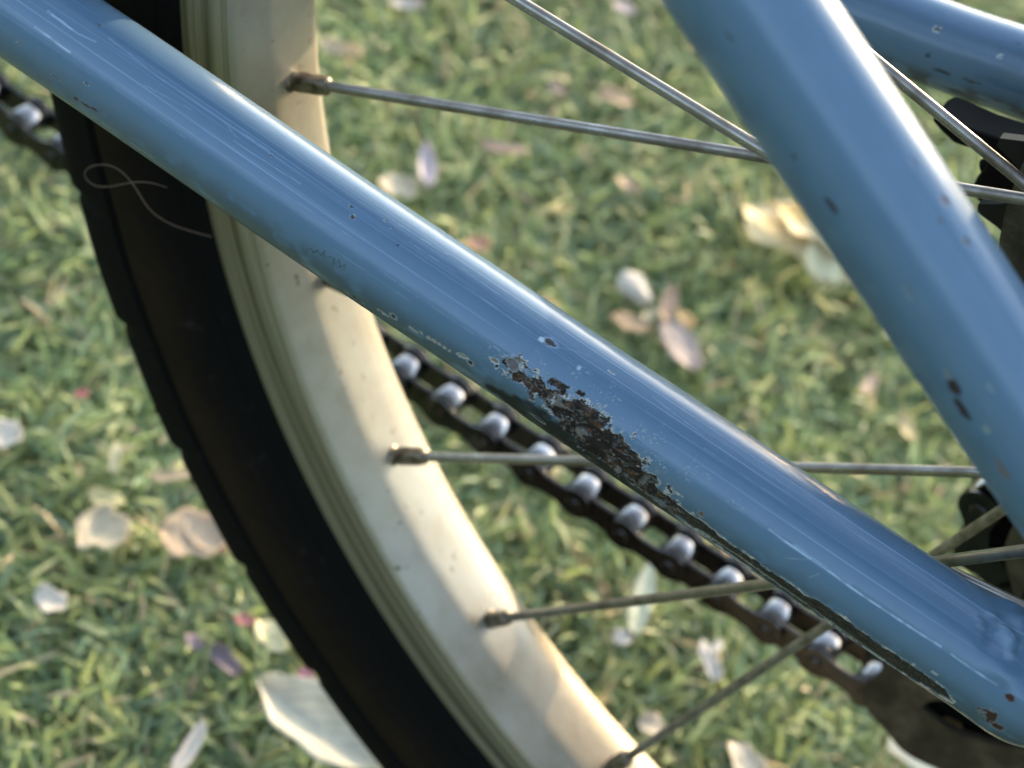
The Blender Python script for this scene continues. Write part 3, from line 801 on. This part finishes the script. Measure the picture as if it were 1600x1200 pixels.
def nipple_mesh():
    parts = []
    # length along +Z from the rim surface
    rings = [(-1.5, 2.15, 0), (0.1, 2.15, 0), (.35, 1.75, 0), (.9, 1.62, .3), (1.3, 1.66, 1), (6.0, 1.60, 1), (6.4, 1.62, 0), (7.1, 1.62, 0), (7.5, 1.25, 0), (7.6, 1.0, 0)]
    a = np.linspace(0, 2 * np.pi, 32, endpoint=False)
    V = []
    for z, r, sq in rings:
        q = r / np.maximum(np.abs(np.cos(a)), np.abs(np.sin(a))) * .93
        rr = (1 - sq) * r + sq * np.minimum(q, r * 1.13)
        V.append(np.stack([rr * np.cos(a), rr * np.sin(a), np.full_like(a, z)], 1))
    V = np.concatenate(V); F = [tuple(x) for x in grid_faces(len(rings), 32)] + [tuple((len(rings) - 1) * 32 + i for i in range(32))]
    me = mesh('nipple', V, F, M['nipple'], True, 35); fix_normals(me); return me


nip_me = nipple_mesh()
for k in range(28):
    ang = math.radians(-164.896 + (k if k < 24 else k - 28) * 360 / 28)
    kk = (k if k < 24 else k - 28)
    sd, ld = pat[kk % 4]
    A = np.array([187.2 * math.cos(ang), 0., 187.2 * math.sin(ang)])
    b_ = ang + ld * .9807
    B = np.array([RF * math.cos(b_), ZF if sd > 0 else -ZN, RF * math.sin(b_)])
    d = (B - A) / np.linalg.norm(B - A)
    mid = (A + B) / 2 + np.array([0, 0, 0.])
    P = np.array([A + d * 3, A + d * 40, mid, B - d * 30, B])
    v, f = sweep(P, .98, 20)
    o = link('spoke', mesh('spoke', v, f, M['spoke_old'] if kk in (-3, 4) else M['spoke'], True, 50), wheel)
    n_ = bpy.data.objects.new('nipple', nip_me); COL.objects.link(n_); n_.parent = wheel
    q = Vector(d).to_track_quat('Z', 'Y'); n_.rotation_euler = q.to_euler(); n_.location = Vector(A) * MM

# ---- cassette, spoke guard
cas = empty('freewheel', bike); cas.location = -bike.location


def sprocket(teeth, y):
    rp = 12.7 / 2 / math.sin(math.pi / teeth)
    out = []
    for i in range(teeth):
        for fr, r in ((0, rp - 3.6), (.18, rp - 3.0), (.32, rp - .2), (.44, rp + 3.4), (.56, rp + 3.4), (.68, rp - .2), (.82, rp - 3.0)):
            a = 2 * math.pi * (i + fr) / teeth; out.append((r * math.cos(a), r * math.sin(a)))
    inner = [((17) * math.cos(-2 * math.pi * i / 40), (17) * math.sin(-2 * math.pi * i / 40)) for i in range(40)]
    v, f = prism_y(out, y - .9, y + .9, [inner]); me = mesh('sprocket', v, f, M['black_steel'], False); fix_normals(me); return me


for n_t, y in ((34, 31), (24, 35.5), (22, 40), (20, 44), (18, 48), (16, 52), (14, 56)):
    link('sprocket', sprocket(n_t, y), cas)


def circ(cx, cz, r, n=28, ph=0):
    return [(cx + r * math.cos(-2 * math.pi * i / n + ph), cz + r * math.sin(-2 * math.pi * i / n + ph)) for i in range(n)]


holes = [circ(56 * math.cos(a), 56 * math.sin(a), 8.6) for a in np.radians(np.arange(20, 379, 24.))] + [circ(0, 0, 30, 48)]
v, f = prism_y(circ(0, 0, 67, 120)[::-1], 27.2, 28.4, holes)
me = mesh('spoke_guard', v, f, M['dusty_metal'], False); fix_normals(me); link('spoke_guard', me, cas)

# ---- derailleur
der = empty('derailleur', bike); der.location = -bike.location
LP, UP = (-17., -130.), (-22., -87.)


def pulley(c):
    out = []
    for i in range(11):
        for fr, r in ((0, 16.6), (.25, 18), (.42, 23), (.58, 23), (.75, 18)):
            a = 2 * math.pi * (i + fr) / 11; out.append((c[0] + r * math.cos(a), c[1] + r * math.sin(a)))
    v, f = prism_y(out, 42.8, 45.2, [circ(c[0], c[1], 3.)]); me = mesh('jockey_wheel', v, f, M['plastic'], False); fix_normals(me); return me


link('jockey_wheel', pulley(LP), der); link('jockey_wheel', pulley(UP), der)
cage_out = spline([(-39, -143), (-40, -149), (-36.5, -154.5), (-31, -157), (-25.5, -159.5), (-19, -158.5), (-12, -154.5), (-3, -150), (7, -143), (10, -130), (4, -117), (-4, -106), (-8, -94), (-9, -82), (-16, -74), (-27, -74), (-34, -80), (-33.5, -91), (-27, -101), (-26, -112), (-33, -124), (-38, -134), (-39, -143)], 140)[:-1]
hole1 = spline([(p[0], p[2]) for p in (at(x, y, 38.) for x, y in ((1438, 1106), (1456, 1096), (1500, 1102), (1560, 1130), (1606, 1142), (1640, 1168), (1600, 1172), (1535, 1158), (1475, 1136), (1438, 1106)))], 60)[:-1]
hole2 = spline([(-27, -92), (-19, -90), (-14, -97), (-17, -104), (-23, -104), (-27, -92)], 40)[:-1]
for y0 in (38.2, 49.2):
    v, f = prism_y([tuple((p[0], p[1])) for p in cage_out], y0, y0 + 1.5, [[tuple(p) for p in hole1[::-1]], [tuple(p) for p in hole2[::-1]]] if y0 < 40 else [[tuple(p) for p in hole2[::-1]]])
    me = mesh('cage_plate', v, f, M['dusty_metal'], False); fix_normals(me)
    o = link('cage_plate', me, der); bv = o.modifiers.new('bevel', 'BEVEL'); bv.width = .0004; bv.segments = 2
for c in (LP, UP):
    v, f = lathe([(37.2, .1), (37.2, 4.4), (38.2, 4.8), (51, 4.8), (51, .1)], 32, closed=False, center=c); me = mesh('pulley_bolt', v, f, M['black_steel'], True, 30); fix_normals(me); link('pulley_bolt', me, der)
v, f = sweep(spline([(-22, 52, -78), (-12, 62, -60), (2, 66, -40), (4, 64, -20)], 20), [9] * 20, 20); link('body', mesh('body', v, f, M['black_steel']), der)

# black plastic bracket and cable under the far stay
brp = [(1486, 148), (1500, 164), (1520, 184), (1540, 191), (1560, 195), (1571, 204), (1570, 222), (1556, 238), (1546, 258), (1560, 276), (1590, 284), (1760, 292), (1760, 230), (1560, 166), (1500, 140)]
bo = [(p[0], p[2]) for p in (at(x, y, 49.) for x, y in brp)]
v, f = prism_y(bo, 40, 47); me = mesh('cable_bracket', v, f, M['plastic'], False); fix_normals(me)
o = link('cable_bracket', me, bike); bv = o.modifiers.new('bevel', 'BEVEL'); bv.width = .0010; bv.segments = 3
cb_ = np.array([at(x, y, 43.) for x, y in ((1538, 262), (1552, 258), (1570, 262), (1592, 284), (1625, 310), (1680, 330))])
v, f = sweep(spline(cb_, 40), 1.5, 16); link('cable_housing', mesh('cable_housing', v, f, M['plastic']), bike)

# ---- chain
chain = empty('chain', bike); chain.location = -bike.location
CP = 12.42; CY = 44.
path = [(-420, -152.6), (-60, -152.4), (-38, -151.6), (-17, -151.8)]
path += [(LP[0] + 21.6 * math.cos(a), LP[1] + 21.6 * math.sin(a)) for a in np.linspace(-1.45, .75, 12)]
path += [(UP[0] + 19.5 * math.cos(a), UP[1] + 19.5 * math.sin(a)) for a in np.linspace(3.7, 2.3, 8)]
path += [(40 * math.cos(a), 40 * math.sin(a)) for a in np.linspace(-1.25, 1.65, 16)]
path += [(-100, 48), (-420, 64)]
PP = np.array(path); sl_ = np.concatenate([[0], np.cumsum(np.hypot(*np.diff(PP, axis=0).T))])
x0s = ((-162.94 - PP[0, 0]) % CP)
cs = np.arange(x0s, sl_[-1], CP)
J = np.stack([np.interp(cs, sl_, PP[:, 0]), np.interp(cs, sl_, PP[:, 1])], 1)


def plate_mesh(L0, r, waist, th, nm):
    out = []
    for a in np.linspace(-2.2, 2.2, 14): out.append((L0 / 2 + r * math.cos(a), r * math.sin(a)))
    for x in (.28, 0, -.28): out.append((x * L0 * .6, waist + abs(x) * .6))
    for a in np.linspace(math.pi - 2.2, math.pi + 2.2, 14): out.append((-L0 / 2 + r * math.cos(a), r * math.sin(a)))
    for x in (-.28, 0, .28): out.append((x * L0 * .6, -waist - abs(x) * .6))
    v, f = prism_y(out, -th / 2, th / 2); me = mesh(nm, v, f, M['chain_dark'], False); fix_normals(me); return me


in_me = plate_mesh(CP, 4.35, 3.3, 1.0, 'inner_plate'); out_me = plate_mesh(CP, 4.15, 2.5, 1.0, 'outer_plate')
v, f = lathe([(-2.8, 2.2), (-2.8, 3.5), (-2.6, 3.7), (2.6, 3.7), (2.8, 3.5), (2.8, 2.2)], 40); rol_me = mesh('roller', v, f, M['roller'], True, 50); fix_normals(rol_me)
v, f = lathe([(-5.6, .05), (-5.6, 1.3), (-5.2, 1.75), (5.2, 1.75), (5.6, 1.3), (5.6, .05)], 24, closed=False); riv_me = mesh('rivet', v, f, M['chain_dark'], True, 40); fix_normals(riv_me)


def put(nm, me, x, y, z, rot, bev=None):
    o = bpy.data.objects.new(nm, me); COL.objects.link(o); o.parent = chain
    o.location = Vector((x, y, z)) * MM; o.rotation_euler = (0, -rot, 0)
    if bev: b = o.modifiers.new('bevel', 'BEVEL'); b.width = bev; b.segments = 2
    return o


for i in range(len(J)):
    x, z = J[i]
    yj = CY + .12 * math.sin(i * 2.3)
    put('roller', rol_me, x, yj, z, i * .7); put('rivet', riv_me, x, CY, z, 0)
    if i + 1 < len(J):
        dx, dz = J[i + 1] - J[i]; an = math.atan2(dz, dx); mx_, mz_ = (J[i] + J[i + 1]) / 2
        inner = i % 2 == 0
        for s_ in (-1, 1):
            put('inner_plate' if inner else 'outer_plate', in_me if inner else out_me, mx_, CY + s_ * (3.4 if inner else 4.5), mz_, an, .0002)

# chainring and crank, out of the picture to the front
v, f = prism_y([(-425 + (70 if i % 2 else 75) * math.cos(2 * math.pi * i / 76), -42 + (70 if i % 2 else 75) * math.sin(2 * math.pi * i / 76)) for i in range(76)], 43, 45.5)
me = mesh('chainring', v, f, M['black_steel'], False); fix_normals(me); link('chainring', me, bike)

# ------------------------------------------------------------------ hair caught on the tyre
hp = [(331, 370, -17), (300, 362, -19), (256, 345, -24), (229, 324, -27), (212, 292, -28.2), (200, 275, -28.5), (185, 262, -28.5), (160, 257, -27.5), (137, 262, -26), (127, 274, -25.5), (138, 287, -26), (165, 292, -27.2), (200, 286, -29.0), (233, 283, -28.5), (250, 287, -28), (261, 293, -27.6)]
hp = [at(*p) for p in hp]
hp = spline(hp, 160)
for _ in range(60): hp[1:-1] = .5 * hp[1:-1] + .25 * (hp[:-2] + hp[2:])
v, f = sweep(hp, [.12] * 150 + list(np.linspace(.12, .06, 10)), 8)
h_ = link('hair_strand', mesh('hair_strand', v, f, M['hair']))
tag(h_, 'thin looped brown hair caught on the side wall of the rear tyre', 'hair')


# ------------------------------------------------------------------ fallen leaves
def leaf(p0, p1, wpx, col, label, tip=.6, curl=.16, fold=0., lobes=0., z=14., cat='leaf', col2=None, lift=0., twist=0., grp='dry leaves and petals fallen on the turf', name='fallen_leaf'):
    """p0, p1: the two ends seen in the photograph; wpx its width"""
    A = ground_at(*p0, GZ + z); B = ground_at(*p1, GZ + z + lift)
    d = B - A; Ln = np.linalg.norm(d); d /= Ln
    sidev = np.cross(np.array([0, 0, 1.]), d); sidev /= np.linalg.norm(sidev); nrm = np.cross(d, sidev)
    nu, nv = 26, 15
    u = np.linspace(0, 1, nu); w = np.linspace(-1, 1, nv)
    mid = (A + B) / 2; sc = np.linalg.norm(mid - CPOS) / FPX
    # foreshortening of the width on the ground
    pv = CW.T @ sidev; Wd = wpx * sc / max(math.hypot(pv[0], pv[1]), .45) / 2
    seed = (p0[0] * 13 + p0[1] * 7) % 91
    hw = Wd * (np.sin(np.pi * np.clip(u, .004, .996)) ** tip) * (1 + .18 * (fbm(u * 3 + seed, u * 0 + seed, 2) - .5) * 2 + lobes * np.cos(u * 2 * np.pi * 2 + 2.6))
    U, Wv = np.meshgrid(u, w, indexing='ij')
    rs = np.random.default_rng(int(seed * 10))
    asym = 1 + .25 * (fbm(U * 4 + seed, np.sign(Wv) * 2 + seed, 2) - .5) * 2
    X = U * Ln; Y = Wv * hw[:, None] * asym
    Z = curl * Wd * (Wv ** 2) * (.6 + .8 * U) + fold * Wd * np.abs(Wv) + .14 * Wd * (fbm(U * 3 + seed + 3, Wv * 1.5 + seed, 3) - .5) * 2 + twist * Wd * (U - .5) * Wv * 2 + .12 * Ln * curl * (2 * U - 1) ** 2
    V = A + X[..., None] * d + Y[..., None] * sidev + Z[..., None] * nrm
    V = V.reshape(-1, 3); V[:, 2] = np.maximum(V[:, 2], GZ + 4)
    me = mesh(name, V, grid_faces(nu, nv, wrap_v=False), M['leaf'])
    c = np.array(col)[None] * (.85 + .3 * fbm(U * 5 + seed, Wv * 3, 3)).reshape(-1, 1)
    if col2 is not None:
        k = sstep(.42, .62, fbm(U * 2.2 + seed * 1.7, Wv * 1.2 + 4, 3)).reshape(-1, 1); c = c * (1 - k) + np.array(col2)[None] * k
    vein = np.exp(-(Wv / .07) ** 2).reshape(-1, 1) * .22; c = c * (1 - vein) + np.array(col)[None] * 1.25 * vein
    c = c * (1 + .12 * np.cos((Wv * 0 + (U * 16 - np.abs(Wv) * 5)) * 2 * np.pi / 2).reshape(-1, 1))
    add_tint(me, np.clip(c, 0, .9))
    o = link(name, me); sd = o.modifiers.new('thick', 'SOLIDIFY'); sd.thickness = .0003
    tag(o, label, cat, grp); return o


CR = (.72, .62, .44); YE = (.72, .60, .30); WH = (.80, .73, .63); PK = (.62, .46, .38); TN = (.58, .42, .27); GW = (.62, .66, .52); OR = (.62, .36, .22); PU = (.22, .17, .19); LV = (.62, .55, .58)
leaves = [
    ((497, 72), (562, 95), 26, CR, 'curled cream leaf by the rim above the uppermost nipple'),
    ((590, 282), (652, 300), 36, CR, 'cream leaf lying flat left of a pale upright leaf'),
    ((664, 226), (668, 300), 26, LV, 'pale pinkish leaf standing on end beside the cream leaf'),
    ((936, 142), (992, 164), 26, TN, 'small tan leaf below the spoke at top centre'),
    ((730, 376), (764, 386), 26, OR, 'small orange leaf bit just above the scraped blue tube'),
    ((974, 420), (1018, 466), 44, WH, 'white oval petal in the middle of the lawn'),
    ((1050, 446), (1040, 508), 26, (.55, .36, .24), 'narrow brown leaf touching the pink leaf, above it'),
    ((1040, 500), (1086, 580), 56, (.60, .48, .42), 'broad dusty pink leaf below the narrow brown one'),
    ((955, 494), (1016, 516), 24, (.66, .46, .28), 'long tan leaf bit between white petal and blue tube'),
    ((1004, 500), (1028, 484), 18, (.6, .52, .34), 'tiny yellowish leaf scrap joined to the long tan bit'),
    ((1062, 484), (1080, 512), 22, (.75, .50, .22), 'small orange yellow leaf scrap beside the dusty pink leaf'),
    ((1158, 326), (1350, 436), 100, (.80, .72, .50), 'large curled cream leaf half behind the blurred blue stay'),
    ((1200, 322), (1350, 400), 56, (.76, .54, .20), 'amber yellow leaf lying on the large curled cream leaf'),
    ((1284, 375), (1284, 458), 56, (.82, .78, .52), 'pale yellow leaf tip pointing down from the large curled leaf'),
    ((122, 812), (198, 842), 62, CR, 'pale yellow leaf alone at the lower left'),
    ((136, 772), (194, 786), 26, (.72, .66, .36), 'small yellow leaf scrap just above the pale yellow leaf'),
    ((250, 828), (352, 850), 66, (.74, .56, .38), 'peach coloured leaf beside the tyre, left'),
    ((296, 800), (348, 868), 50, (.72, .55, .38), 'second peach leaf overlapping its neighbour, nearest the tyre'),
    ((58, 920), (98, 954), 34, WH, 'small white petal near the lower left edge'),
    ((404, 970), (448, 1016), 40, (.80, .74, .46), 'cream yellow petal tucked against the tyre'),
    ((366, 966), (402, 972), 16, (.62, .26, .24), 'small red scrap left of the cream yellow petal'),
    ((332, 1010), (372, 1056), 26, PU, 'dusky purple bent petal lying left of the tyre'),
    ((292, 990), (314, 1014), 18, (.34, .26, .29), 'tiny mauve scrap left of the dusky purple petal'),
    ((470, 1044), (490, 1072), 18, (.50, .22, .30), 'magenta scrap against the tyre'),
    ((404, 1066), (600, 1206), 78, (.74, .71, .58), 'large pale green leaf at the foot of the tyre'),
    ((320, 1130), (268, 1216), 26, (.76, .70, .62), 'narrow whitish leaf at the bottom edge'),
    ((-24, 668), (34, 686), 34, WH, 'white leaf cut by the left edge of the picture'),
    ((1382, 1176), (1510, 1168), 66, (.84, .78, .62), 'large cream leaf under the derailleur'),
    ((1140, 1160), (1190, 1216), 40, (.72, .64, .50), 'pale leaf at the bottom edge right of the last spoke'),
    ((1016, 880), (990, 994), 34, (.58, .62, .48), 'long grey green leaf behind the spoke that ends at the lower rim'),
    ((958, 990), (986, 1002), 22, WH, 'tiny white petal below the long grey green leaf'),
    ((1098, 1000), (1120, 1066), 24, (.58, .56, .52), 'greyish leaf scrap between the two lowest spokes'),
    ((1042, 880), (1068, 900), 40, (.72, .66, .48), 'cream leaf bit just below the chain'),
    ((752, 226), (826, 238), 18, (.58, .40, .32), 'reddish tan leaf scrap under the long upper spoke'),
    ((964, 276), (996, 302), 22, TN, 'small tan leaf scrap in the middle of the upper lawn'),
    ((1346, 616), (1368, 586), 20, (.66, .48, .34), 'small peach scrap between the two blue tubes'),
    ((1408, 644), (1424, 690), 24, (.70, .58, .30), 'upright yellow scrap between the two blue tubes'),
    ((604, 4), (660, 8), 18, (.74, .66, .58), 'pale scrap cut by the top edge, left'),
    ((958, 2), (990, 22), 20, (.74, .60, .56), 'pinkish white scrap cut by the top edge, middle'),
    ((234, 746), (296, 742), 20, (.66, .52, .34), 'thin tan leaf beside the tyre, above the peach leaf'),
    ((182, 690), (176, 740), 16, (.60, .58, .38), 'thin yellowish stalk in the turf left of the tyre'),
    ((1126, 838), (1148, 872), 20, (.45, .30, .20), 'brown scrap behind the chain'),
    ((1000, 1120), (1036, 1146), 30, (.70, .60, .46), 'pale tan scrap between rim and lowest spoke'),
    ((1128, 1000), (1112, 1020), 16, (.76, .70, .60), 'tiny pale scrap near the lowest spoke'),
    ((118, 618), (136, 612), 13, (.62, .20, .20), 'tiny red bud in the turf left of the tyre'),
    ((860, 130), (880, 150), 16, (.56, .42, .34), 'tiny tan scrap above the long upper spoke'),
]
special = {11: dict(curl=.3, tip=.4, lift=4, lobes=.12, col2=(.80, .70, .42), twist=.3), 12: dict(curl=.3, z=20, lobes=.25, tip=.4, twist=.3, col2=(.78, .66, .42)), 13: dict(curl=.4, z=19, tip=.4), 24: dict(curl=.12, fold=.28, tip=.5, lobes=.05, z=16), 5: dict(curl=-.4, tip=.5, z=17), 2: dict(curl=.5, z=16),
           27: dict(curl=.5, tip=.4, lobes=.15, z=17), 0: dict(curl=.7, tip=.45), 14: dict(tip=.4, lobes=.18, z=18), 16: dict(tip=.4, lobes=.15), 7: dict(tip=.45), 26: dict(tip=.6, z=18)}
for i, (p0, p1, w, c, lab) in enumerate(leaves):
    kw = dict(special.get(i, dict(lobes=.04 * (i % 4), twist=.25 * ((i * 5) % 3 - 1), tip=.42 + .06 * (i % 3)))); cat = 'petal' if 'petal' in lab else ('debris' if any(t in lab for t in ('scrap', 'stalk', 'bud', 'bit')) else 'leaf')
    nm = {'petal': 'fallen_petal', 'leaf': 'fallen_leaf', 'debris': 'leaf_scrap'}[cat]
    kw.setdefault('z', 16.)
    leaf(p0, p1, w, c, lab, cat=cat, name=nm, **kw)
